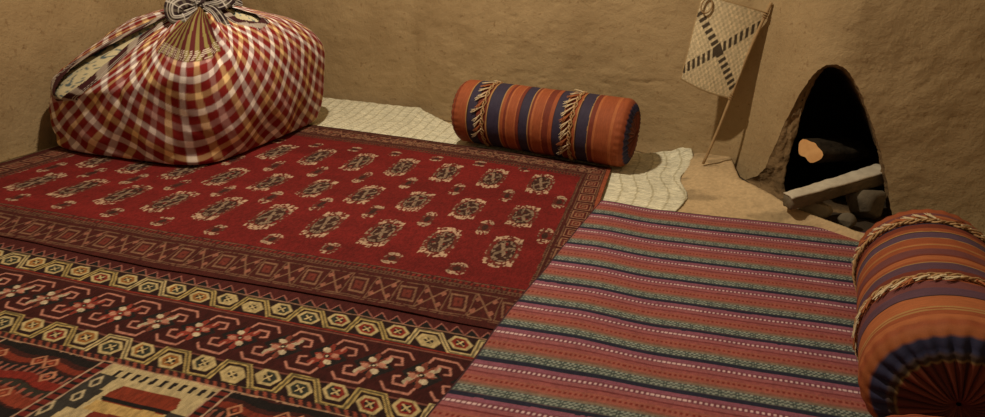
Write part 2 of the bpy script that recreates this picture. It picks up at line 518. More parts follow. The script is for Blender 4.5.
def kil_col(x, y, s, t):
    x0, y0 = x, y
    y = y + 0.0025 * fbm(x * 25, y * 25, 61) * 2; x = x + 0.003 * fbm(x * 22, y * 22, 62) * 2
    x = x + .30 * (y - .967) * (y > .82)
    b = np.tile(DKB, (len(x), 1))
    # serrated top
    m = (y > 1.142)
    tri = np.abs(fr(x / 0.042) - .5) * 2 * 0.034
    paint(b, (y > 1.140) * 1.0, MAR * 1.2)
    paint(b, ((y > 1.142) & (y - 1.142 < (1 - tri / .034) * .030)) * 1.0, BLK)
    paint(b, line(y - 1.142 - (1 - tri / .034) * .030, .0028) * (y > 1.142), C(.36, .13, .10))
    paint(b, line(y - 1.1415, .0022), C(.30, .16, .10))
    zigband(b, x, y, 1.100, 0.02)
    paint(b, line(y - 1.060, .003), REDK)
    # flower band
    yc = 0.967; H = 0.088
    mb = (np.abs(y - yc) < H)
    paint(b, mb * 1.0, MAR * .8)
    paint(b, line(np.abs(y - yc) - H + .003, .0022), C(.20, .07, .05))
    Pd = 0.1185; p = (x + 1.104) / Pd + .5; id_ = np.floor(p); k = (fr(p) - .5) * Pd; v = y - yc
    hid = _hash(id_, id_ * 0, 12)
    dark = np.abs(k) * .9 + np.abs(v) * 1.0 < .046
    paint(b, dark * mb * 1.0, BLK * 1.3)
    # eight petal flower
    ang = np.arctan2(v, k); rr_ = np.hypot(k, v)
    pet = (0.010 + 0.046 * np.abs(np.cos(4 * ang + .4)) ** .8 * (0.62 + .38 * np.cos(2 * ang - 1.7)))
    which = np.floor((ang + math.pi) / (math.pi / 4))
    pc = np.where((hid < .6)[:, None], C(.26, .04, .026), np.where(((which % 4) < 1)[:, None], WHT * .8, C(.20, .05, .032)))
    f = (rr_ < pet) * mb
    b[:] = b * (1 - f[:, None]) + pc * f[:, None]
    for q in range(4):
        a = q * math.pi / 2 + .3
        paint(b, (np.hypot((k - .020 * math.cos(a)) * 1.0, (v - .020 * math.sin(a)) * 1.2) < .0100) * (hid < 1) * mb * 1.0, WHT if q % 2 else C(.50, .22, .15))
    paint(b, (rr_ < .007) * 1.0, BLK)
    paint(b, (rr_ < .003) * 1.0, WHT)
    # hooked bars between the flowers
    k2 = (fr(p + .5) - .5) * Pd
    for sg_ in (1, -1):
        kk = k2 * sg_; vv = v * sg_
        h = np.minimum.reduce([seg(kk, vv, -.034, .066, .022, .066), seg(kk, vv, .022, .066, .034, .046), seg(kk, vv, -.034, .066, -.046, .046),
                               seg(kk, vv, -.022, .042, .006, .042), seg(kk, vv, .006, .042, .008, .020), seg(kk, vv, .008, .020, -.008, .016), seg(kk, vv, -.022, .042, -.03, .026)])
        paint(b, line(h, .0030) * mb, PNK)
    zigband(b, x, y, 0.853, 0.075)
    # barber stripe
    bs = (y < 0.818) & (y > 0.802)
    paint(b, bs * 1.0, DKB * 1.5)
    paint(b, bs * (fr((x + y * .8) / .021) < .45) * 1.0, C(.26, .06, .035))
    paint(b, line(y - .8015, .0022), C(.42, .24, .15))
    # panels
    pan = y < .800
    Pp = 0.312; xp = (x + 1.085 - (y - .8) * .12) / Pp; ip = np.floor(xp); u = fr(xp) * Pp; v = .8 - y
    white = (np.mod(ip, 2) == 0)
    dk = pan & ~white
    paint(b, dk * 1.0, C(.05, .012, .010))
    vv = v + .006 * np.sin(u * 40)
    for q, (c_, a0, a1) in enumerate(((BLK, .0, .022), (C(.20, .03, .015), .034, .05), (BLK * 1.4, .056, .075), (REDK, .082, .105), (C(.035, .03, .022), .108, .125), (C(.24, .04, .02), .13, .16), (BLK, .165, .19), (REDK, .2, .24))):
        paint(b, dk * ((vv > a0) & (vv < a1)) * 1.0, c_)
    paint(b, dk * ((vv > .06) & (vv < .082) & (fr(u / .019) < .4)) * 1.0, C(.30, .10, .07))
    paint(b, dk * ((vv > .115) & (vv < .135) & (fr(u / .024 + .3) < .3)) * 1.0, C(.32, .09, .06))
    for cx, cy in ((.20, .040), (.165, .038), (.06, .045), (.10, .125), (.21, .14), (.24, .075)):
        dmd = np.abs(u - cx) / .016 + np.abs(v - cy) / .016
        paint(b, dk * line(dmd - 1, .22), C(.52, .22, .12)); paint(b, dk * (dmd < .35) * 1.0, C(.42, .1, .05))
    # white panel with red house medallion and dark hooks
    wh = pan & white
    paint(b, wh * 1.0, C(.52, .41, .22))
    cu = u - Pp * .5
    paint(b, wh * ((v > .012) & (v < .034) & (fr(u / .024) < .42) & (u > .045)) * 1.0, BLK * 1.6)
    paint(b, wh * ((np.abs(cu - .02) < .085 - np.abs(v - .078) * .5) & (v > .052)) * 1.0, C(.23, .035, .015))
    paint(b, wh * ((np.abs(cu - .02) < .090 - np.abs(v - .078) * .5) & (v > .088) & (v < .098)) * 1.0, BLK)
    paint(b, wh * ((np.abs(cu - .02) < .085) & (v > .100) & (v < .128)) * 1.0, C(.55, .36, .13))
    paint(b, wh * ((np.abs(cu - .02) < .06) & (v > .128) & (v < .16)) * 1.0, C(.20, .03, .015))
    for cx, cy, r_ in ((.038, .058, .026), (.045, .105, .03), (.022, .15, .03), (.29, .12, .03)):
        dmd = np.maximum(np.abs(u - cx) * .9, np.abs(v - cy)) / r_
        paint(b, wh * (dmd < 1) * 1.0, C(.04, .035, .03)); 
        dd_ = np.abs(u - cx - .2 * (v - cy)) / .011 + np.abs(v - cy) / .018
        paint(b, wh * line(dd_ - 1, .3), C(.5, .4, .24))
    # borders between panels
    ub = np.minimum(u, Pp - u)
    paint(b, pan * (ub < .014) * 1.0, C(.16, .02, .014))
    paint(b, pan * (ub < .014) * (fr(v / .018) < .35) * 1.0, BLK)
    paint(b, pan * line(ub - .0135, .0022), C(.50, .33, .22))
    b *= (0.60 + .50 * vnoise(x0 * 230, y0 * 90, 8))[:, None]
    return b


kq = [(-2.3, 0.12), (0.35, 0.12), (0.35, 1.225), (-2.3, 1.225)]
o = textile('kilim_rug', kq, (0.0030, 0.0026), lambda x, y, s, t: 0.006 + 0.003 * fbm(x * 3, y * 3, 17), 0.009, kil_col, M_FLAT)
tag(o, 'flat-woven kilim in the foreground with cream zigzag borders, flowers and dark panels', 'rug')

# --- red bokhara rug
RT = lambda x: np.interp(x, [-2.62, -1.71, -1.2, -0.6, -0.083], [2.83, 2.77, 2.735, 2.67, 2.60])
RN = lambda x: np.interp(x, [-2.62, -1.95, -1.3, -.76, -.3], [1.19, 1.205, 1.185, 1.195, 1.185])


def red_col(x, y, s, t):
    x0, y0 = x, y
    x = x + .0035 * fbm(x * 14, y * 14, 81) * 2; y = y + .004 * fbm(x * 14, y * 14, 82) * 2
    n = len(x)
    RED = C(.185, .013, .012)
    b = np.tile(RED, (n, 1))
    b *= (0.85 + .5 * fbm(x * 1.5, y * 9, 5))[:, None]
    CR = C(.45, .30, .20); DK = C(.045, .016, .012); OL = C(.09, .05, .025)
    # large guls
    def gul(cx, cy, hx, hy, big, msk):
        u = (x - cx) / hx; v = (y - cy) / hy
        au, av = np.abs(u), np.abs(v)
        oc = (au ** 2.3 + av ** 2.3) ** (1 / 2.3)
        rs = .6 * vnoise(x0 * 210, y0 * 80, 3) + .4 * vnoise(x0 * 90, y0 * 120, 33); r2_ = vnoise(x0 * 95 + 9, y0 * 60, 13)
        if big:
            paint(b, (oc < .98) * msk * (r2_ > .2), C(.13, .022, .015))
            paint(b, (oc < .70) * msk * (r2_ > .15), DK)
            paint(b, ((oc > .50) & (oc < .68) & (rs > .52)) * msk * 1.0, CR * .50)
            paint(b, ((np.abs(u + v * .5) < .12) & (oc < .5) & (rs > .35)) * msk * 1.0, CR * .55)
            paint(b, ((np.abs(v * 1.4 - u * .8) < .13) & (oc < .55) & (rs > .35)) * msk * 1.0, CR * .45)
            e = (oc > .74) & (oc < 1.04) & (av > .55)
            paint(b, e * (rs > .50) * msk * 1.0, CR)
            e = (oc > .80) & (oc < 1.0) & (av < .6)
            paint(b, e * (rs > .62) * msk * 1.0, CR * .6)
            e = (np.abs(av - .80) < .10) & (np.abs(au - .72) < .16) & (rs > .42)
            paint(b, e * msk * 1.0, CR * 1.05)
        else:
            paint(b, (oc < .9) * msk * (r2_ > .3), C(.11, .02, .014))
            paint(b, (oc < .4) * msk * 1.0, DK)
            paint(b, ((av > .52) & (oc < 1.08) & (rs > .45)) * msk * 1.0, CR * .95)
            paint(b, ((oc > .7) & (oc < .95) & (rs > .66)) * msk * 1.0, CR * .45)
    Px = .2125; ci = np.round((x + .358) / Px); cx = -.358 + ci * Px
    inb = ci <= 0
    for yr_ in (2.262, 1.897, 1.594):
        gul(cx, yr_, .054, .120 if yr_ > 2 else .108, True, (np.abs(y - yr_) < .13) & inb)
    ci2 = np.round((x + .464) / Px); cx2 = -.464 + ci2 * Px
    for yr_, hy in ((2.082, .060), (1.747, .056)):
        gul(cx2, yr_, .026, hy * 1.1, False, (np.abs(y - yr_) < .09) & (ci2 <= 1))
    for yr_, hy in ((2.425, .035), (1.44, .035)):
        gul(cx2 + .03 * 0, yr_, .030, hy, False, (np.abs(y - yr_) < .045) & (ci2 <= 0))
    # borders
    dn = y - 1.19; dt = RT(x) - y + (y - y0); dr = -.085 + (y - 2.6) * .03 * 1.0 - x
    BD = C(.062, .011, .009); LN = C(.20, .10, .058)
    rs = vnoise(x0 * 160, y0 * 110, 5)

    def border(dist, al, W, msk, squares):
        paint(b, (dist < W) * msk * 1.0, BD)
        g0, g1 = .030 * W / .19, .128 * W / .19
        for q, wd in ((.022, .0018), (g0, .0022), (g1, .0022), (W * .78, .0016), (W * .86, .0016), (W * .97, .0022)):
            paint(b, line(dist - q, wd) * (rs > .25) * msk, LN * .8)
        paint(b, ((dist > W * .80) & (dist < W * .85) & (fr(al / .012) < .5)) * msk * 1.0, LN * .6)
        paint(b, ((dist > W * .88) & (dist < W * .95) & (fr(al / .016) < .45)) * msk * 1.0, C(.18, .02, .015))
        v = (dist - g0) / (g1 - g0); m = (v > 0) & (v < 1) & msk
        Pd = .088 if squares else .074; pi_ = np.floor(al / Pd); u = fr(al / Pd)
        if squares:
            dq = np.maximum(np.abs(u - .5), np.abs(v - .5) )
            paint(b, line(dq - .38, .030) * m, LN * 1.5); paint(b, (dq < .28) * m * 1.0, C(.13, .02, .014)); paint(b, line(dq - .19, .028) * m, LN * 1.5); paint(b, (dq < .08) * m * 1.0, LN)
        else:
            even = np.mod(pi_, 2) == 0
            uu = u - .5 + .25 * (v - .5)
            dq = np.maximum(np.abs(uu) / .30, np.abs(v - .5) / .30)
            paint(b, line(dq - 1, .13) * m * even, LN * 1.1)
            paint(b, line(dq - .35, .22) * m * even, C(.15, .03, .02))
            xx_ = np.abs(np.abs(u - .5) - np.abs(v - .5) * .9)
            paint(b, line(xx_, .04) * m * ~even, LN * 1.05)
            for q in (.25, .75):
                tr = (np.abs(v - q) + np.abs(np.abs(u - .5) - .33)) < .13
                paint(b, tr * m * ~even * 1.0, C(.26, .10, .065))
            paint(b, line(u - .02, .03) * m, LN * .8)
    W = .19
    always = np.ones(n, bool)
    right = dr < .115
    border(dt, x, .215, always, False)
    paint(b, ((dt > .06) & (dt < .135) & (rs > .55)) * 1.0, LN * 1.25)
    border(dn, x, W, always, False)
    corner_ok = (dt > dr * 1.5) & (dn > dr * 1.4)
    border(dr + .0, y, .135, right & corner_ok, True)
    dl = x + 2.60
    border(dl, y, .16, (dl < .16) & (dt > dl) & (dn > dl), True)
    # selvages and plain dark near end
    paint(b, (dn < .020) * 1.0, C(.060, .010, .008))
    paint(b, ((dr < .016)) * 1.0, C(.30, .075, .035))
    paint(b, (dt < .014) * 1.0, C(.05, .014, .010))
    b *= (0.72 + .56 * vnoise(x0 * 260, y0 * 120, 18))[:, None]
    return b


def red_warp(x, y, s, t):
    yn = RN(x) + .006 * fbm(x * 5, x * 0, 12) * 2; yt = RT(x) + .010 * fbm(x * 5, x * 0 + 3, 14) * 2
    e = 0.02
    y = y + (yn - 1.185) * (1 - S(0, .08, t)) + 0 * yt
    return x, y


def red_z(x, y, s, t):
    z = 0.0235 + 0.003 * fbm(x * 2.2, y * 2.5, 27) * 2 + .0025 * np.sin(y * 9 + 2 * np.sin(x * 2))
    z = z - 0.014 * (1 - S(0, .10, t)) + .003 * fbm(x * 7, y * 3, 3) * (1 - S(0, .1, t))
    return np.maximum(z, 0.018 - .0075 * (1 - S(0, .1, t)))


NU = 800
rq_n, rq_t = 1.185, 2.83
# grid whose far edge follows RT directly
nu, nv = 800, 560
s_, t_ = np.meshgrid(np.linspace(0, 1, nu), np.linspace(0, 1, nv))
xr = -2.62 + s_ * (2.62 - .083 - (1 - t_) * .045)
yr0 = RN(xr) + .005 * fbm(xr * 5, xr * 0, 12) * 2
yr1 = RT(xr) + .008 * fbm(xr * 4, xr * 0 + 3, 14) * 2
yr_ = yr0 * (1 - t_) + yr1 * t_
rgb = red_col(xr.ravel(), yr_.ravel(), s_.ravel(), t_.ravel())
zr = red_z(xr, yr_, s_, t_)
top = np.stack([xr, yr_, zr], -1).reshape(-1, 3)
ring = np.concatenate([np.arange(nu), np.arange(1, nv) * nu + nu - 1, (nv - 1) * nu + np.arange(nu - 2, -1, -1), np.arange(nv - 2, 0, -1) * nu])
low = top[ring].copy(); low[:, 2] -= .0025
n0 = len(top); m_ = len(ring); r2 = (np.arange(m_) + 1) % m_
sk = np.stack([ring[r2], ring, n0 + np.arange(m_), n0 + r2], 1)
o = mesh_np('pile_rug', np.vstack([top, low]), np.vstack([grid_quads(nu, nv), sk]), np.vstack([rgb, rgb[ring] * .8]), M_PILE)
tag(o, 'large deep red pile rug with rows of small medallions and a dark patterned border', 'rug')


# --- striped rug
def str_col(x, y, s, t):
    x0, y0 = x, y
    Ltot = 1.64
    d = (1 - t) * Ltot + .0012 * fbm(x * 12, y * 12, 5) * 2      # distance from the far edge
    dm = np.minimum(d, 1.0); q = fr(-np.log(1 - .026 * dm / .151) / .026 + (d - dm) / .125 - .02); al = s * 1.3
    b = np.tile(C(.27, .08, .09), (len(x), 1))

    def band(a0, a1, c, a=1.0): paint(b, S(a0 - .008, a0 + .008, q) * (1 - S(a1 - .008, a1 + .008, q)), c, a)
    band(-.1, .10, C(.25, .085, .13))
    band(.10, .21, C(.17, .05, .07))
    paint(b, line(q - .155, .028) * (fr(al / .0115) < .55), C(.66, .46, .46))
    band(.21, .30, C(.30, .10, .11))
    band(.30, .34, C(.17, .035, .04))
    band(.34, .42, C(.30, .085, .082))
    band(.42, .60, C(.32, .10, .075))
    paint(b, line(q - .505, .030) * (fr(al / .0118 + .3) < .5), C(.20, .030, .022))
    band(.60, .65, C(.24, .10, .07))
    band(.65, .71, C(.21, .155, .11))
    band(.71, .90, C(.072, .092, .085))
    for r_, ph in ((.735, 0.), (.775, .5), (.815, 0.), (.855, .5)):
        paint(b, line(q - r_, .021) * (fr(al / .0125 + ph) < .42), C(.30, .33, .28))
    paint(b, line(q - .80, .012), C(.02, .03, .035), .6)
    band(.90, 1.1, C(.018, .020, .040))
    paint(b, (d < .006) * 1.0, C(.02, .012, .02))
    paint(b, (s < .004) * 1.0, C(.05, .02, .025))
    b *= (0.80 + .4 * vnoise(x0 * 250, y0 * 250, 28))[:, None]
    return b


sq = [(-.395, .50), (.95, .56), (1.02, 2.185), (-.094, 2.132)]


def str_z(x, y, s, t):
    return .0175 + .0145 * S(.12, -.09, x) * S(1.00, 1.18, y) + .002 * fbm(x * 2.5, y * 2.5, 71) * 2


o = textile('striped_rug', sq, (0.0030, 0.0026), str_z, .006, str_col, M_FLAT, .004)
tag(o, 'narrow-striped pink, rust and blue woven rug lying between the red rug and the hearth', 'rug')


# ------------------------------------------------------------------ bolsters
RUST = C(.31, .080, .030); ORG = C(.40, .125, .045); BRN = C(.17, .035, .02); NVY = C(.038, .030, .058); GLD = C(.40, .22, .08); DK_ = C(.03, .012, .012); MVE = C(.17, .055, .055)
STR1 = [(0, BRN), (.012, RUST), (.085, GLD), (.092, DK_), (.097, NVY), (.15, DK_), (.155, BRN), (.215, GLD), (.222, DK_), (.226, NVY), (.30, GLD), (.305, RUST), (.325, BRN),
        (.34, ORG), (.35, RUST), (.395, ORG), (.402, BRN), (.42, DK_), (.425, NVY), (.475, GLD), (.48, BRN), (.495, ORG), (.505, RUST), (.555, ORG), (.562, BRN), (.60, RUST), (.62, DK_),
        (.625, NVY), (.675, GLD), (.68, BRN), (.72, RUST), (.75, GLD), (.756, DK_), (.76, NVY), (.82, GLD), (.825, BRN), (.85, ORG), (.862, RUST), (.94, ORG), (.955, RUST), (1.0, BRN)]
STR2 = [(0, BRN), (.02, RUST), (.07, MVE), (.10, ORG), (.12, RUST), (.17, NVY), (.20, BRN), (.24, RUST), (.27, GLD), (.278, DK_), (.285, NVY * 1.3 + MVE * .3), (.34, GLD), (.345, RUST), (.40, ORG), (.41, GLD), (.416, RUST),
        (.45, MVE), (.50, BRN), (.515, ORG), (.55, RUST), (.57, GLD), (.576, NVY + MVE * .4), (.63, BRN), (.66, GLD), (.668, RUST), (.72, MVE), (.77, NVY + MVE * .4), (.82, DK_), (.825, ORG), (.86, ORG), (.895, GLD), (.905, RUST), (.912, GLD), (.92, RUST), (.945, ORG), (.97, RUST), (1.0, BRN)]


def bolster(name, A, B, r, stripes, braids, tass_dirs, label, endcol, group, tn=26, tl=1.0):
    A = np.array(A, float); B = np.array(B, float); L = np.linalg.norm(B - A)
    root = empty(name, (A[0] + B[0]) / 2 * np.array([1, 0, 0]) if False else ((A[0] + B[0]) / 2, (A[1] + B[1]) / 2, A[2] - r), label, 'bolster', group)
    root.rotation_euler = (0, 0, math.atan2(B[1] - A[1], B[0] - A[0]))
    # profile along local x
    ce = .045
    prof = [(-L / 2 - .004, .004), (-L / 2 - .016, .03)]
    prof = []
    for rr0 in np.linspace(.004, r - ce, 26): prof.append((-L / 2 - ce * .55 + .018 * (1 - rr0 / r) * -1 + .012 * np.exp(-(rr0 / .015) ** 2) * 1.8, rr0, -1 - (1 - rr0 / r)))
    for a in np.linspace(.1, math.pi / 2, 10): prof.append((-L / 2 - ce * .55 + ce * (1 - math.cos(a)) * 1, r - ce + ce * math.sin(a), -1))
    x0 = prof[-1][0]
    for xx_ in np.linspace(x0, -x0, 300)[1:-1]: prof.append((xx_, r, 0))
    prof = prof + [(-p[0], p[1], -p[2]) for p in prof[:36][::-1]]
    PX = np.array([p[0] for p in prof]); PR = np.array([p[1] for p in prof])
    NA = 200
    ph = np.linspace(0, 2 * math.pi, NA, endpoint=False)
    PH, IX = np.meshgrid(ph, np.arange(len(prof)))
    X = PX[IX]; R_ = PR[IX]
    s = (X + L / 2) / L
    endw = S(r * .995, r * .8, R_)
    R2 = R_ * (1 + .012 * fbm(X * 6, np.cos(PH) * 2 + 5, 3) * 2) + .004 * fbm(X * 14, PH * 3, 9) * S(.02, .1, R_)
    pl = (np.abs(np.sin(PH * 15 + .6 * np.sin(PH * 3)))) 
    X2 = X + np.sign(X) * (-.007 + .009 * pl) * endw * S(.0, .05, R_)
    # seam puckers at the rim
    R2 = R2 + .0012 * np.sin(PH * 30) * np.exp(-((np.abs(X) - L / 2 + .01) / .02) ** 2)
    # three very shallow waists where the braid pulls the cloth in
    for bq in braids: R2 = R2 - .004 * np.exp(-((s - bq) * L / .012) ** 2) * (R_ > r * .99)
    Yl = R2 * np.cos(PH); Zl = R2 * np.sin(PH) + r
    Zl = np.where(Zl < .012, .012 - (.012 - Zl) * .25, Zl) - .004
    Zl = Zl + 0.0
    co = np.stack([X2, Yl, Zl], -1).reshape(-1, 3)
    pos = np.array([q[0] for q in stripes]); cols = np.array([q[1] for q in stripes]) * (1.0 if stripes is STR1 else .86)
    sf = np.clip(s.ravel() + .0015 * fbm(PH.ravel() * 4, s.ravel() * 4, 3), 0, .9999)
    rgb = cols[np.searchsorted(pos, sf, side='right') - 1].copy()
    # little woven check in orange stripes
    al = PH.ravel() * r
    rgb *= (0.86 + .28 * vnoise(al * 60, s.ravel() * 500, 5))[:, None]
    er = (R_ / r).ravel(); ew = (endw.ravel() > .02)
    pos_e = [0, .10, .60, .64, .68, .72, .90, 1.01]
    col_e = endcol
    ce_ = np.array(col_e)[np.clip(np.searchsorted(pos_e, er, side='right') - 1, 0, len(col_e) - 1)]
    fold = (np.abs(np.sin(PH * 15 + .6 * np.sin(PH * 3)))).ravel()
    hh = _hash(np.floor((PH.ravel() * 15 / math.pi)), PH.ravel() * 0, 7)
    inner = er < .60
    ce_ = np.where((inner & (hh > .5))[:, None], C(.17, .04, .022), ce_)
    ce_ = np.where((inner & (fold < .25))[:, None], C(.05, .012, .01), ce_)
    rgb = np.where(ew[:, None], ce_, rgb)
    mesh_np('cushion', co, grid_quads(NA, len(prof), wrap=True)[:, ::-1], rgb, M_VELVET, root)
    # braids
    for bq, tass_dir in zip(braids, tass_dirs):
        xb = -L / 2 + bq * L
        n = 260; u = np.linspace(0, 2 * math.pi, n, endpoint=False)
        strands = []
        cos_, qs_ = [], []
        base = 0
        for st in range(3):
            k_ = 42
            off = st * 2 * math.pi / 3
            cx_ = xb + .0055 * np.sin(u * k_ / 2 * 1.0 + off) + (.006 if st == 2 else 0) - .002
            cr_ = r + .0035 + .0028 * np.cos(u * k_ / 2 + off)
            m = 6; v = np.linspace(0, 2 * math.pi, m, endpoint=False)
            U, V = np.meshgrid(np.arange(n), v, indexing='ij')
            rr2 = cr_[U] + .0028 * np.cos(V); xx2 = cx_[U] + .0032 * np.sin(V)
            y_ = rr2 * np.cos(u[U]); z_ = np.maximum(rr2 * np.sin(u[U]) + r, .010) - .004
            cos_.append(np.stack([xx2, y_, z_], -1).reshape(-1, 3))
            q = []
            I, J = np.meshgrid(np.arange(n), np.arange(m), indexing='ij')
            qq = np.stack([I * m + J, ((I + 1) % n) * m + J, ((I + 1) % n) * m + (J + 1) % m, I * m + (J + 1) % m], -1).reshape(-1, 4)
            qs_.append(qq + base); base += n * m
        br = mesh_np('braid', np.vstack(cos_), np.vstack(qs_), mat=M_GOLD, parent=root)
        # tassels
        tm = tassel_mesh()
        for kq in range(tn):
            a = -0.55 + (math.pi + 1.1) * (kq + .5) / tn + random.uniform(-.03, .03)
            if math.sin(a) < -.45: continue
            o_ = bpy.data.objects.new('tassel', tm[kq % len(tm)])
            col.objects.link(o_); o_.parent = br
            rad = Vector((0, math.cos(a), math.sin(a)))
            down = Vector((0, -math.sin(a), math.cos(a))) * (-1 if math.cos(a) > 0 else 1)
            if abs(math.cos(a)) < .25: down = down * 1.0
            ax = Vector((tass_dir, 0, 0))
            dirv = (ax * random.uniform(.55, .9) + down * random.uniform(.45, .95) + rad * random.uniform(-.02, .03)).normalized()
            zax = dirv; xax = rad.cross(zax).normalized(); yax = zax.cross(xax)
            mm_ = Matrix((xax, yax, zax)).transposed().to_4x4()
            mm_.translation = Vector((xb + tass_dir * .004, 0, r - .004)) + rad * (r + .005)
            mm_ = mm_ @ Matrix.Diagonal((tl ** .5, tl ** .5, tl * random.uniform(.85, 1.2), 1))
            o_.matrix_basis = mm_
    return root


_tm = []


def tassel_mesh():
    if _tm: return _tm
    for v in range(4):
        rg = random.Random(v)
        bm = bmesh.new()
        for k_ in range(7):
            a = k_ * 2 * math.pi / 7; Lk = .058 * rg.uniform(.8, 1.15)
            pts = [Vector((0, 0, 0)), Vector((.0014 * math.cos(a), .0010 * math.sin(a) + .001, Lk * .3)), Vector((.0040 * math.cos(a) + rg.uniform(-.002, .002), .0012 * math.sin(a) + .0015, Lk * .7)),
                   Vector((.0085 * math.cos(a) + rg.uniform(-.005, .005), .0022 * math.sin(a) + .0015, Lk))]
            prev = None
            for i, p in enumerate(pts):
                w = (.0022, .0028, .0024, .0009)[i]
                ring_ = [bm.verts.new(p + Vector((w * math.cos(b_), w * math.sin(b_), 0))) for b_ in (0, 2.09, 4.19)]
                if prev:
                    for j in range(3): bm.faces.new((prev[j], prev[(j + 1) % 3], ring_[(j + 1) % 3], ring_[j]))
                prev = ring_
        # wrapped head
        g = bmesh.ops.create_uvsphere(bm, u_segments=8, v_segments=6, radius=.0042)
        me = bpy.data.meshes.new('tassel'); bm.to_mesh(me); bm.free()
        me.materials.append(M_CREAM if v != 1 else M_ORANGE)
        me.polygons.foreach_set('use_smooth', [True] * len(me.polygons))
        _tm.append(me)
    return _tm


M_GOLD = noise_mat('gold_braid', (0.30, 0.15, 0.06), (0.55, 0.36, 0.18), scale=90., bump=0.3, bscale=300.)
EC1 = [BRN, C(.12, .03, .02), C(.09, .03, .02), BRN, C(.03, .03, .06), C(.035, .035, .085), C(.25, .06, .025)]
EC2 = [C(.14, .03, .02), C(.10, .022, .014), C(.20, .12, .045), C(.05, .03, .02), C(.05, .03, .03), C(.028, .028, .065), C(.30, .09, .03)]
bolster('bolster_pillow', (-.860, 2.815, .180), (-.030, 2.655, .180), .160, STR1, (.195, .725), (-1, -1), 'striped rust and navy bolster with two tasselled braids, lying against the back wall', EC1, 'tasselled bolsters', tn=24)
bolster('bolster_pillow', (.80, 1.64, .166), (.63, 1.02, .166), .150, STR2, (.17, .69), (-1, 1), 'striped bolster at the right, end on, its gathered round end facing the viewer', EC2, 'tasselled bolsters', tn=28, tl=.62)
bolster('bolster_pillow', (.485, .745, .166), (.33, .17, .166), .150, STR2, (.17, .83), (-1, 1), 'nearest bolster, only the orange top of its end showing at the bottom right edge', [RUST] * 7, 'tasselled bolsters', tn=20, tl=.62)

# ------------------------------------------------------------------ the tied bundle
CB = np.array([-2.13, 2.365]); KN = np.array([-1.955, 2.28, .655])
bun = empty('cloth_bundle', (CB[0], CB[1], .028), 'big red and white checked cloth bundle knotted on top, in the left corner', 'bundle')
FD = math.atan2(-.52, .36)     # direction of the front corner


def angd(a, b): return np.abs((a - b + math.pi) % (2 * math.pi) - math.pi)


def bundle_surface(TH, U, inset=0.0):
    c, s = np.cos(TH), np.sin(TH)
    hx = np.where(c > 0, .380, .525); hy = np.where(s > 0, .56, .455)
    pw = 5.5
    Rf = (np.abs(c / hx) ** pw + np.abs(s / hy) ** pw) ** (-1 / pw)
    deg = np.degrees(TH) % 360
    hs = np.interp(deg, [0, 15, 60, 130, 180, 205, 228, 250, 275, 305, 335, 360], [.54, .57, .55, .57, .53, .42, .28, .32, .36, .42, .47, .54])
    sh = np.interp(deg, [0, 15, 60, 130, 180, 205, 228, 250, 275, 305, 335, 360], [.84, .84, .8, .8, .78, .86, .96, .93, .90, .90, .86, .84])
    bg = np.interp(deg, [0, 30, 60, 90, 180, 228, 300, 330, 360], [1.20, 1.18, 1.10, 1.03, 1.01, 1.0, 1.02, 1.14, 1.20])
    # control polygon: radius fraction, height
    K = [(0 * hs, 0 * hs), (.45 + 0 * hs, 0 * hs), (.95 + 0 * hs, 0 * hs + .0), (1.0 + .4 * (bg - 1), .06 + 0 * hs), (bg, hs * .42), (bg - .03, hs * .78), (sh * (.5 + .5 * bg), hs),
         (sh * .68, hs + (KN[2] - hs) * .38 + .01), (sh * .36, hs + (KN[2] - hs) * .70 + .005), (.13 + 0 * hs, KN[2] - .035), (.045 + 0 * hs, KN[2] + 0 * hs)]
    n = len(K) - 1
    f = np.clip(U * n, 0, n - 1e-6); i = np.floor(f).astype(int); t = f - i
    K = [(np.broadcast_to(p_, c.shape), np.broadcast_to(q_, c.shape)) for p_, q_ in K]
    KR = np.stack([k_[0] for k_ in K]); KZ = np.stack([k_[1] for k_ in K])

    def g(A, idx): return np.take_along_axis(A, np.clip(idx, 0, n)[None], 0)[0]

    def cr(A):
        p0, p1, p2, p3 = g(A, i - 1), g(A, i), g(A, i + 1), g(A, i + 2)
        return .5 * (2 * p1 + (p2 - p0) * t + (2 * p0 - 5 * p1 + 4 * p2 - p3) * t * t + (3 * p1 - p0 - 3 * p2 + p3) * t ** 3)
    r_ = cr(KR) * Rf; z = np.maximum(cr(KZ), 0.0)
    shift = S(.3, 1.0, U)
    lump = .035 * fbm(np.cos(TH) * 2.5 + 3, z * 5 + np.sin(TH) * 2.5, 51) * S(.2, .4, U)
    folds = (np.sin(TH * 17 + 3 * np.sin(TH * 2) + U * 3) * .007 + np.sin(TH * 31 + 2 * np.sin(3 * TH)) * .003) * S(.55, .85, U) * (1 - S(.97, 1, U)) * S(.0, .12, r_)
    ridge_ = .030 * np.exp(-(angd(TH, FD + .05) / .16) ** 2) * S(.38, .7, U) * (1 - S(.9, 1., U)) + (.026 * np.exp(-(angd(TH, FD + .42) / .06) ** 2) - .045 * np.exp(-(angd(TH, FD + .30) / .05) ** 2)) * S(.45, .66, U) * (1 - S(.86, .97, U)) - .02 * np.exp(-(angd(TH, FD - .5 - .3 * U) / .04) ** 2) * S(.4, .6, U) * (1 - S(.86, .97, U))
    bot = .012 * np.sin(TH * 9) * np.exp(-((U - .32) / .06) ** 2)
    r2 = r_ + lump + folds + ridge_ + bot - inset * S(.2, .4, U)
    x = CB[0] + (KN[0] - CB[0]) * shift + r2 * c; y = CB[1] + (KN[1] - CB[1]) * shift + r2 * s
    zz_ = z + folds * .8 * S(.6, .8, U) + lump * .4 - inset * S(.5, .7, U) * 1.0
    return x, y, np.maximum(zz_, 0) , r_


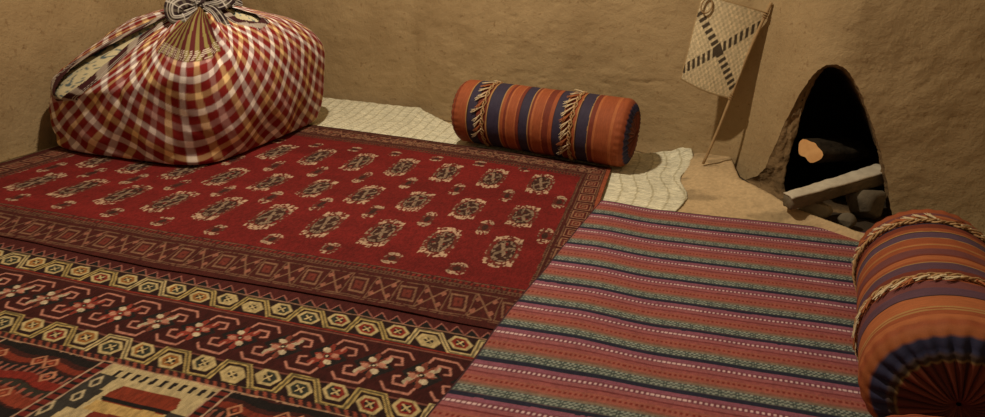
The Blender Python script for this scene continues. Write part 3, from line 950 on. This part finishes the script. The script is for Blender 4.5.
NTH, NU_ = 620, 300
TH, UU = np.meshgrid(np.linspace(0, 2 * math.pi, NTH, endpoint=False), np.linspace(0.04, 1, NU_))
bx, by, bz, br_ = bundle_surface(TH, UU)
# arc length up each meridian
dl = np.sqrt(np.diff(bx, axis=0) ** 2 + np.diff(by, axis=0) ** 2 + np.diff(bz, axis=0) ** 2)
ell = np.vstack([np.zeros(NTH), np.cumsum(dl, axis=0)])
k9 = 9
ker = np.ones(31) / 31
ell = np.array([np.convolve(np.concatenate([row[-15:], row, row[:15]]), ker, 'valid') for row in ell])
dth = (TH - FD + math.pi) % (2 * math.pi) - math.pi
a_ = ell * np.cos(dth * .84); b_ = ell * np.sin(dth * .84)
a_ = a_ + .030 * fbm(dth * 2.2, ell * 4, 101) + .012 * fbm(dth * 7, ell * 6, 103); b_ = b_ + .030 * fbm(dth * 2.2, ell * 4, 102) + .012 * fbm(dth * 7, ell * 6, 104)
# cloth is gathered, so stripes keep drifting sideways on the way up
WH = C(.90, .84, .80); YE = C(.80, .56, .26); MV = C(.50, .30, .28); RD = C(.22, .014, .012)


def gingham(a, b):
    P_ = .069

    def st(v, seq):
        i = np.floor(v / P_).astype(int); f = fr(v / P_)
        m = S(.0, .06, f) * (1 - S(.42, .48, f))
        return m, np.array(seq)[i % len(seq)]
    ma, ca = st(a + .02, [WH, MV * 1.1, WH, YE]); mb, cb = st(b + .01, [WH, YE, MV * 1.2, YE])
    wa = ma[..., None]; wb_ = mb[..., None]
    one_a = RD * .45 + ca * .42; one_b = RD * .45 + cb * .42
    both = np.maximum(ca, cb) * .55 + (ca + cb) * .27
    return RD * (1 - wa) * (1 - wb_) + one_a * wa * (1 - wb_) + one_b * wb_ * (1 - wa) + both * wa * wb_


rgb = gingham(a_, b_)
# dark, thin-lined end border of the cloth
mx_ = ell + .01 * fbm(dth * 5, ell * 3, 7)
bd = S(.90, .907, mx_) * (np.abs(dth + .04) < .38)


def thinlines(v, other):
    base = np.where((fr(other / .074) < .45)[..., None], C(.24, .19, .06), C(.10, .015, .015))
    ln = ((fr(v / .0115) < .32) & (v > .012) & (v < .060))
    return np.where(ln[..., None], C(.62, .52, .42), base)


oth = np.where(np.abs(a_) > np.abs(b_), b_, a_)
rgb = rgb * (1 - bd[..., None]) + thinlines(mx_ - .90, oth) * bd[..., None]
# gap where the quilt shows, from the left shoulder over the knot to the right shoulder
g1 = math.radians(232); g2 = math.radians(8)
wid1 = .135 * S(.50, .66, UU) * (1 - .25 * S(.8, 1, UU)); wid2 = .17 * S(.60, .70, UU)
d1 = angd(TH, g1); d2 = angd(TH, g2)
wob = .03 * fbm(UU * 12, TH * 0, 5) * 2
gap = ((d1 < wid1 + wob) & (UU > .53) & (UU < .93)) | ((d2 < wid2 + wob) & (UU > .63) & (UU < .90))
# border bands next to the gap
nb1 = (d1 < wid1 + .15) & (UU > .52); nb2 = (d2 < wid2 + .13) & (UU > .6)
nb = (nb1 | nb2) & ~gap
vv = np.where(nb1, d1 - wid1, d2 - wid2)
tl = np.where(((fr(vv / .030) < .28) & (vv > .07))[..., None], C(.50, .44, .38), np.where((fr(UU * 13 + TH * 3) < .36)[..., None], C(.36, .29, .24), C(.055, .014, .016)))
rgb = np.where(nb[..., None], tl, rgb)
# raised hem next to the gap
hem = np.exp(-(vv / .05) ** 2) * nb * .004
bx = bx + hem * np.cos(TH); by = by + hem * np.sin(TH); bz = bz + hem
Q = grid_quads(NTH, NU_, wrap=True)
Q = Q[~gap.ravel()[Q].any(1)]
co = np.stack([bx - CB[0], by - CB[1], bz], -1).reshape(-1, 3)
used = np.unique(Q); remap = -np.ones(len(co), int); remap[used] = np.arange(len(used))
o = mesh_np('wrapping_cloth', co[used], remap[Q], rgb.reshape(-1, 3)[used], M_COTTON, bun)

# quilt inside
TH2, U2 = np.meshgrid(np.linspace(0, 2 * math.pi, 420, endpoint=False), np.linspace(.44, .965, 130))
qx, qy, qz, _ = bundle_surface(TH2, U2, inset=.008)
ql = U2 * .9; aa = TH2 * .30; 
nA = fbm(aa * 16, ql * 16, 91) ; nB = fbm(aa * 9 + 4, ql * 9, 95)
rgbq = np.tile(C(.62, .54, .34), (TH2.size, 1))
spir = np.sin(40 * nA + aa * 30)
paint(rgbq, (((spir > .35) & (nB.ravel().reshape(spir.shape) > -.03)).ravel()) * 1.0, C(.20, .27, .27))
paint(rgbq, (((spir > .85)).ravel()) * 1.0, C(.10, .14, .16))
paint(rgbq, ((nB > .13).ravel()) * 1.0, C(.30, .36, .36), .6)
o = mesh_np('folded_quilt', np.stack([qx, qy, qz + .02 + .006 * np.sin(TH2 * 40)], -1).reshape(-1, 3), grid_quads(420, 130, wrap=True), rgbq, M_COTTON)
tag(o, 'cream and grey-blue floral quilt showing through the open top of the checked bundle', 'quilt')


# knot ribbons
def ribbon(name, pts, widths, thick, parent, dark=True, twist=0.0, seed=0):
    P_ = np.array(pts, float); n = len(P_)
    T = np.linspace(0, n - 1, 70); i = np.clip(np.floor(T).astype(int), 0, n - 2); t = (T - i)[:, None]
    g = lambda j: P_[np.clip(j, 0, n - 1)]
    p0, p1, p2, p3 = g(i - 1), g(i), g(i + 1), g(i + 2)
    cc = .5 * (2 * p1 + (p2 - p0) * t + (2 * p0 - 5 * p1 + 4 * p2 - p3) * t ** 2 + (3 * p1 - p0 - 3 * p2 + p3) * t ** 3)
    w = np.interp(T, np.arange(n), widths)
    tan = np.gradient(cc, axis=0); tan /= np.linalg.norm(tan, axis=1)[:, None]
    ref = np.array([.35, -.85, .4]); ref /= np.linalg.norm(ref)      # flat side faces this way
    sd = np.cross(tan, ref); sd /= np.linalg.norm(sd, axis=1)[:, None] + 1e-9
    nr = np.cross(sd, tan)
    m = 48; ph = np.linspace(0, 2 * math.pi, m, endpoint=False)
    ridg = 1 + .35 * np.sin(ph * 5 + seed) * (np.abs(np.sin(ph)) )
    A_ = np.cos(ph); B_ = np.sin(ph) * ridg
    tw = twist * T / n
    off = (A_[None, :] * w[:, None])[..., None] * sd[:, None, :] + (B_[None, :] * thick)[..., None] * nr[:, None, :] * np.minimum(1, w / .02)[:, None, None]
    co = (cc[:, None, :] + off).reshape(-1, 3)
    al = np.repeat(T[:, None], m, 1) ; v = np.repeat((A_)[None, :], 70, 0)
    if dark:
        base = np.where((fr(al * 1.7) < .35)[..., None], C(.11, .09, .07), C(.03, .016, .018))
        ln = (fr(v * 3.2 + .2) < .26) & (np.abs(v) < .8)
        ln2 = (fr(al * 4) < .18) & (fr(al * 0.55) < .25)
        rgb = np.where((ln | ln2)[..., None], C(.55, .50, .44), base)
    else:
        rgb = gingham(al * .05 + seed, v * .05)
        base = thinlines(al * .05, v * .06); rgb = np.where((fr(al * .5) < .6)[..., None], base, rgb)
    me = mesh_np(name, co, np.vstack([grid_quads(m, 70, wrap=True)]), rgb.reshape(-1, 3), M_COTTON, parent)
    return me


K0 = np.array([KN[0] - CB[0], KN[1] - CB[1], KN[2] - .045])
# local axes for the bow: R to the right in the view, Fw towards the viewer
Rv = np.array([.78, .62, 0]); Fw = np.array([.62, -.78, 0]); Up = np.array([0, 0, 1.])


def kp(r, f, u): return K0 + Rv * r + Fw * f + Up * u


bm = bmesh.new()
bmesh.ops.create_icosphere(bm, subdivisions=4, radius=.036)
for v_ in bm.verts:
    n_ = v_.co.normalized(); v_.co += n_ * (.006 * math.sin(9 * math.atan2(n_.x, n_.z) + 3 * n_.y)); v_.co.z *= .9; v_.co.y *= .9
co = np.array([v_.co[:] for v_ in bm.verts]) + kp(.0, .03, .035)
fc = np.array([[v_.index for v_ in f_.verts] for f_ in bm.faces]); bm.free()
lnm = fr((co[:, 0] + co[:, 2] * 1.2) / .012) < .25
kn_o = mesh_np('knot', co, fc, np.where(lnm[:, None], C(.55, .5, .44), C(.035, .02, .02)), M_COTTON, bun)
ribbon('bow_loop', [kp(0, .03, .03), kp(-.05, .05, .055), kp(-.10, .07, .035), kp(-.105, .08, -.01), kp(-.06, .08, -.005), kp(-.01, .05, .02)], [.014, .034, .04, .036, .03, .014], .011, kn_o, seed=1)
ribbon('bow_loop', [kp(0, .03, .05), kp(.03, .05, .095), kp(.085, .05, .10), kp(.12, .05, .07), kp(.08, .06, .04), kp(.01, .05, .03)], [.014, .03, .036, .032, .03, .014], .011, kn_o, seed=2)
ribbon('bow_loop', [kp(0, .03, .05), kp(-.02, .03, .10), kp(-.08, .02, .125), kp(-.11, .0, .09), kp(-.05, .02, .06)], [.014, .03, .034, .03, .014], .011, kn_o, seed=3)
ribbon('tie_end', [kp(.01, .05, .03), kp(.05, .09, .01), kp(.08, .12, -.05), kp(.085, .16, -.11), kp(.09, .19, -.15)], [.015, .026, .032, .036, .04], .007, kn_o, seed=4)
ribbon('tie_end', [kp(-.01, .05, .02), kp(-.03, .09, -.02), kp(-.055, .13, -.06), kp(-.07, .15, -.085)], [.014, .022, .028, .024], .008, kn_o, seed=5)
ribbon('tie_end', [kp(.01, .04, .05), kp(.06, .0, .06), (kp(.12, -.02, .05)), kp(.17, -.04, .03)], [.015, .028, .032, .02], .008, kn_o, seed=6)


# ------------------------------------------------------------------ woven fan leaning on the wall
def tube(name, pts, rad, mat, parent=None, n=10):
    P_ = np.array(pts, float)
    tan = np.gradient(P_, axis=0); tan /= np.linalg.norm(tan, axis=1)[:, None]
    ref = np.array([.3, .2, .93]); ref = ref if abs(tan[0] @ ref) < .9 else np.array([1., 0, 0])
    sd = np.cross(tan, ref); sd /= np.linalg.norm(sd, axis=1)[:, None]; nr = np.cross(sd, tan)
    ph = np.linspace(0, 2 * math.pi, n, endpoint=False); R_ = np.atleast_1d(rad) * np.ones(len(P_))
    co = P_[:, None, :] + R_[:, None, None] * (np.cos(ph)[None, :, None] * sd[:, None, :] + np.sin(ph)[None, :, None] * nr[:, None, :])
    co = np.vstack([co.reshape(-1, 3), P_[:1], P_[-1:]])
    q = grid_quads(n, len(P_), wrap=True)
    me = bpy.data.meshes.new(name)
    faces = q.tolist(); L_ = len(P_) * n
    for k_ in range(n):
        faces.append([L_, (k_ + 1) % n, k_]); faces.append([L_ + 1, (len(P_) - 1) * n + k_, (len(P_) - 1) * n + (k_ + 1) % n])
    me.from_pydata(co.tolist(), [], faces); me.update()
    return link_mesh(name, me, mat, parent)


sb = on_z(703, 164, .062)
stp = on_wall(769, 6, off=.035)
fan = empty('hand_fan', tuple(sb), 'square woven palm-leaf hand fan on a cane stick, propped against the wall', 'fan')
# stick
sb_l = sb - sb; st_l = stp - sb
axis = st_l / np.linalg.norm(st_l); Ls = np.linalg.norm(st_l)
ts = np.linspace(0, 1.02, 24)
wig = np.stack([.004 * np.sin(ts * 7), .002 * np.sin(ts * 9), 0 * ts], 1)
stk = tube('stick', ts[:, None] * st_l + wig, .0062 + .0012 * np.sin(ts * 40) * .4 + .001 * ts, M_STICK, fan)
# blade plane contains the stick, and the left corner
cBL = on_wall(680, 79, off=.25) - sb


def at_stick(px, py):       # closest stick parameter to pixel ray
    v = ray(px, py); o_ = np.array([0, 0, CAMH]) - sb
    # solve |o+v t - s axis|
    A_ = np.array([[v @ v, -v @ axis], [-v @ axis, 1]]); bb_ = np.array([-(o_ @ v), o_ @ axis])
    t, s_2 = np.linalg.solve(A_, bb_)
    return s_2


sTR = at_stick(766, 12); sBR = at_stick(731, 99)
pTR = axis * sTR; pBR = axis * sBR
nrm = np.cross(pTR - pBR, cBL - pBR); nrm /= np.linalg.norm(nrm)


def on_blade(px, py):
    v = ray(px, py); o_ = np.array([0, 0, CAMH]) - sb
    t = ((pBR - o_) @ nrm) / (v @ nrm)
    return o_ + v * t


cTL = on_blade(702, -6)
nf = 150
u_, v_ = np.meshgrid(np.linspace(0, 1, nf), np.linspace(0, 1, nf))
Pm = (pBR * (1 - v_)[..., None] + pTR * v_[..., None]) * u_[..., None] + (cBL * (1 - v_)[..., None] + cTL * v_[..., None]) * (1 - u_)[..., None]
if nrm[1] > 0: nrm = -nrm
bow = .018 * np.sin(u_ * math.pi) + .006 * np.sin(v_ * math.pi * 2) + .0006 * np.sin(u_ * 150) * np.sin(v_ * 150) - .012 * np.sin(math.pi * u_) * (1 - v_)
Pm = Pm + bow[..., None] * nrm - (np.array([0, 0, 1.]) * (.012 * np.sin(u_ * math.pi) * (1 - v_))[..., None])
fu, fv = u_.ravel(), v_.ravel()
bfan = np.tile(C(.62, .51, .32), (nf * nf, 1))
bfan *= (.86 + .28 * ((np.floor(fu * 26) + np.floor(fv * 26)) % 2))[:, None]
bfan *= (.9 + .2 * _hash(np.floor(fu * 26), np.floor(fv * 26), 3))[:, None]
dkf = C(.075, .055, .035)
for (x1, y1, x2, y2) in ((.03, .80, .97, .12), (.0, .12, 1.0, .86)):
    dx, dy = x2 - x1, y2 - y1; L_ = math.hypot(dx, dy)
    al = ((fu - x1) * dx + (fv - y1) * dy) / L_; pe = ((fu - x1) * dy - (fv - y1) * dx) / L_
    paint(bfan, ((np.abs(pe) < .055) & (fr(al / .085 + pe * 3) < .55) & (al > 0) & (al < L_)) * 1.0, dkf)
dc = np.abs(fu - .48) + np.abs(fv - .48)
paint(bfan, (dc < .085) * 1.0, dkf)
paint(bfan, ((np.minimum(fu, 1 - fu) < .018) | (np.minimum(fv, 1 - fv) < .018)) * 1.0, C(.40, .28, .14))
blade = mesh_np('woven_blade', Pm.reshape(-1, 3), grid_quads(nf, nf), bfan, M_STRAWM, fan)
md = blade.modifiers.new('thickness', 'SOLIDIFY'); md.thickness = .003; md.offset = 0
# bindings and the hanging loop
for sbn in (sBR + .01, sTR - .01):
    p = axis * sbn
    u = np.linspace(0, 6 * math.pi, 60)
    s1 = np.cross(axis, nrm); s1 /= np.linalg.norm(s1)
    hel = p + np.outer((u / (6 * math.pi) - .5) * .028, axis) + .0095 * (np.cos(u)[:, None] * s1 + np.sin(u)[:, None] * nrm)
    tube('binding', hel, .0028, M_STICK, stk, n=6)
tl = on_blade(706, 6)
u = np.linspace(0, 2 * math.pi, 30)
s2 = (cTL - pTR) / np.linalg.norm(cTL - pTR); up_ = np.cross(nrm, s2)
tube('hanging_loop', tl + .014 * nrm + np.outer(.022 * np.cos(u), s2) + np.outer(.03 * np.sin(u) , up_) , .0035, M_STICK, fan, n=6)


# ------------------------------------------------------------------ firewood and stones in the pit
def box_plank(name, A, B, wdir, w0, w1, th0, th1, label):
    A = np.array(A); B = np.array(B); root = empty(name, tuple(A), label, 'firewood')
    wdir = np.array(wdir, float); wdir /= np.linalg.norm(wdir)
    ax = B - A
    up = np.cross(ax, wdir); up /= np.linalg.norm(up); up = up if up[2] > 0 else -up
    n = 50; m = 28
    t = np.linspace(0, 1, n)
    co = []
    for i, ti in enumerate(t):
        w = w0 * (1 - ti) + w1 * ti; th = th0 * (1 - ti) + th1 * ti
        w *= 1 + .25 * float(fbm(ti * 9, 0.3, 3)); th *= 1 + .3 * float(fbm(ti * 8, 2.3, 4))
        e = 1.0 if 0 < i < n - 1 else .8
        for k_ in range(m):
            a = 2 * math.pi * k_ / m
            c, s = math.cos(a), math.sin(a)
            q = (abs(c) ** 5 + abs(s) ** 5) ** (-1 / 5)
            j = .0045 * float(fbm(ti * 22, k_ * .9, 8)) * 2
            co.append(ax * ti + wdir * (c * q * w / 2 * e + j) + up * (s * q * th / 2 * e + j))
    co = np.array(co)
    o_ = mesh_np('charred_side', co, grid_quads(m, n, wrap=True), mat=M_ASHW, parent=root, smooth=False)
    me = o_.data
    bm_ = bmesh.new(); bm_.from_mesh(me); bmesh.ops.holes_fill(bm_, edges=bm_.edges, sides=0); bm_.to_mesh(me); bm_.free()
    # pale split top surface as a thin slab of its own
    top = []
    for i, ti in enumerate(t):
        w = (w0 * (1 - ti) + w1 * ti) * (1 + .25 * float(fbm(ti * 9, 0.3, 3))); th = (th0 * (1 - ti) + th1 * ti) * (1 + .3 * float(fbm(ti * 8, 2.3, 4)))
        for k_ in range(10):
            f_ = k_ / 9 - .5
            top.append(ax * ti * .995 + wdir * (f_ * w * .97 + .002 * float(fbm(ti * 30, k_, 2))) + up * (th / 2 + .0015 + .006 * float(fbm(ti * 25, k_ * .8, 5)) + .002 - .004 * abs(2 * f_) ** 4))
    tp = mesh_np('split_face', np.array(top), grid_quads(10, n), mat=M_ASHTOP, parent=root)
    tp['label'] = 'pale split top face'
    md_ = tp.modifiers.new('thickness', 'SOLIDIFY'); md_.thickness = .005; md_.offset = -1
    return root


def y_at(px, py, y): return on_y(px, py, y)


pA = on_y(787, 202, 2.20); pB = on_y(884, 174, 2.47)
box_plank('split_log', pA, pB, (0.35, -.9, -.02), .060, .085, .050, .062, 'pale split log lying slantwise across the fireplace mouth')


def log(name, A, B, r, label, cutmat, end_at_A=True):
    A = np.array(A); B = np.array(B); root = empty(name, tuple(A), label, 'firewood')
    n = 30; t = np.linspace(0, 1, n)
    ax = B - A; d_ = ax / np.linalg.norm(ax)
    s1 = np.cross(d_, [0, 0, 1.]); s1 /= np.linalg.norm(s1); s2 = np.cross(s1, d_)
    m = 26; co = []
    shp = [1 + .25 * math.cos(2 * (2 * math.pi * k_ / m) + .7) + .08 * math.cos(5 * 2 * math.pi * k_ / m) for k_ in range(m)]
    for ti in t:
        for k_ in range(m):
            a = 2 * math.pi * k_ / m; rr = r * shp[k_] * (1 + .12 * float(fbm(ti * 8, k_ * .7, 4)) * 2) if 0 < ti < 1 else r * shp[k_]
            co.append(ax * ti + rr * (math.cos(a) * s1 + math.sin(a) * s2))
    mesh_np('bark', np.array(co), grid_quads(m, n, wrap=True), mat=M_BARK, parent=root)
    for e, (tt_, sg_) in enumerate(((0, -1), (1, 1))):
        co = [ax * tt_ + d_ * sg_ * .002]
        for k_ in range(m):
            a = 2 * math.pi * k_ / m
            co.append(ax * tt_ + d_ * sg_ * .001 + r * shp[k_] * .97 * (math.cos(a) * s1 + math.sin(a) * s2))
        me = bpy.data.meshes.new('cut_end')
        fs = [[0, 1 + k_, 1 + (k_ + 1) % m] for k_ in range(m)]
        if sg_ < 0: fs = [f_[::-1] for f_ in fs]
        me.from_pydata([list(map(float, c)) for c in co], [], fs)
        ce_ = link_mesh('cut_end', me, cutmat if (e == 0) else M_BARK, root, smooth=False)
        if e == 0: ce_['label'] = 'pale fresh cut end'
    return root


eA = on_y(810, 151, 2.47); eB = np.array([eA[0] + .24, eA[1] + .22, eA[2] - .03])
log('cut_log', eA, eB, .047, 'dark round log deep in the fireplace showing an orange sawn end', M_CUT)


def stone(name, c, r, sx, sy, sz, seed, mat, label):
    bm_ = bmesh.new(); bmesh.ops.create_icosphere(bm_, subdivisions=4, radius=1)
    rg = np.random.default_rng(seed); pl = [rg.normal(size=3) for _ in range(9)]; pl = [p / np.linalg.norm(p) for p in pl]
    for v in bm_.verts:
        n_ = np.array(v.co)
        k_ = 1.0
        for p in pl:
            d_ = n_ @ p
            if d_ > .72: k_ = min(k_, .72 / d_ * 1.04)
        k_ += .05 * float(fbm(n_[0] * 3 + seed, n_[1] * 3 + n_[2] * 2, seed))
        v.co = Vector((n_[0] * sx * k_ * r, n_[1] * sy * k_ * r, n_[2] * sz * k_ * r))
    zmin = min(v.co.z for v in bm_.verts)
    for v in bm_.verts: v.co.z -= zmin
    me = bpy.data.meshes.new(name); bm_.to_mesh(me); bm_.free()
    o_ = link_mesh(name, me, mat)
    o_.location = c
    return tag(o_, label, 'stone', 'hearth stones')


c1 = on_z(864, 221, 0.002); c2 = on_z(846, 226, .002); c3 = on_z(810, 214, .02); c4 = on_z(884, 208, .002)
stone('hearth_stone', (c1[0], c1[1] + .03, .0), .068, 1.15, .85, 1.0, 3, M_STONE, 'largest rounded grey stone under the split log, beside the right jamb')
stone('hearth_stone', (c2[0] - .01, c2[1] - .02, .0), .032, 1.0, .9, 1.0, 5, M_STONE, 'small dark stone in the ash left of the largest stone')
stone('hearth_stone', (c3[0], c3[1] + .0, .0), .05, 1.5, .8, .85, 8, M_PSTONE, 'pale flat stone under the left end of the split log')
stone('hearth_stone', (c4[0] + .03, c4[1] + .02, .0), .04, .8, .8, .9, 12, M_PSTONE, 'stone wedged against the right jamb behind the bolster')
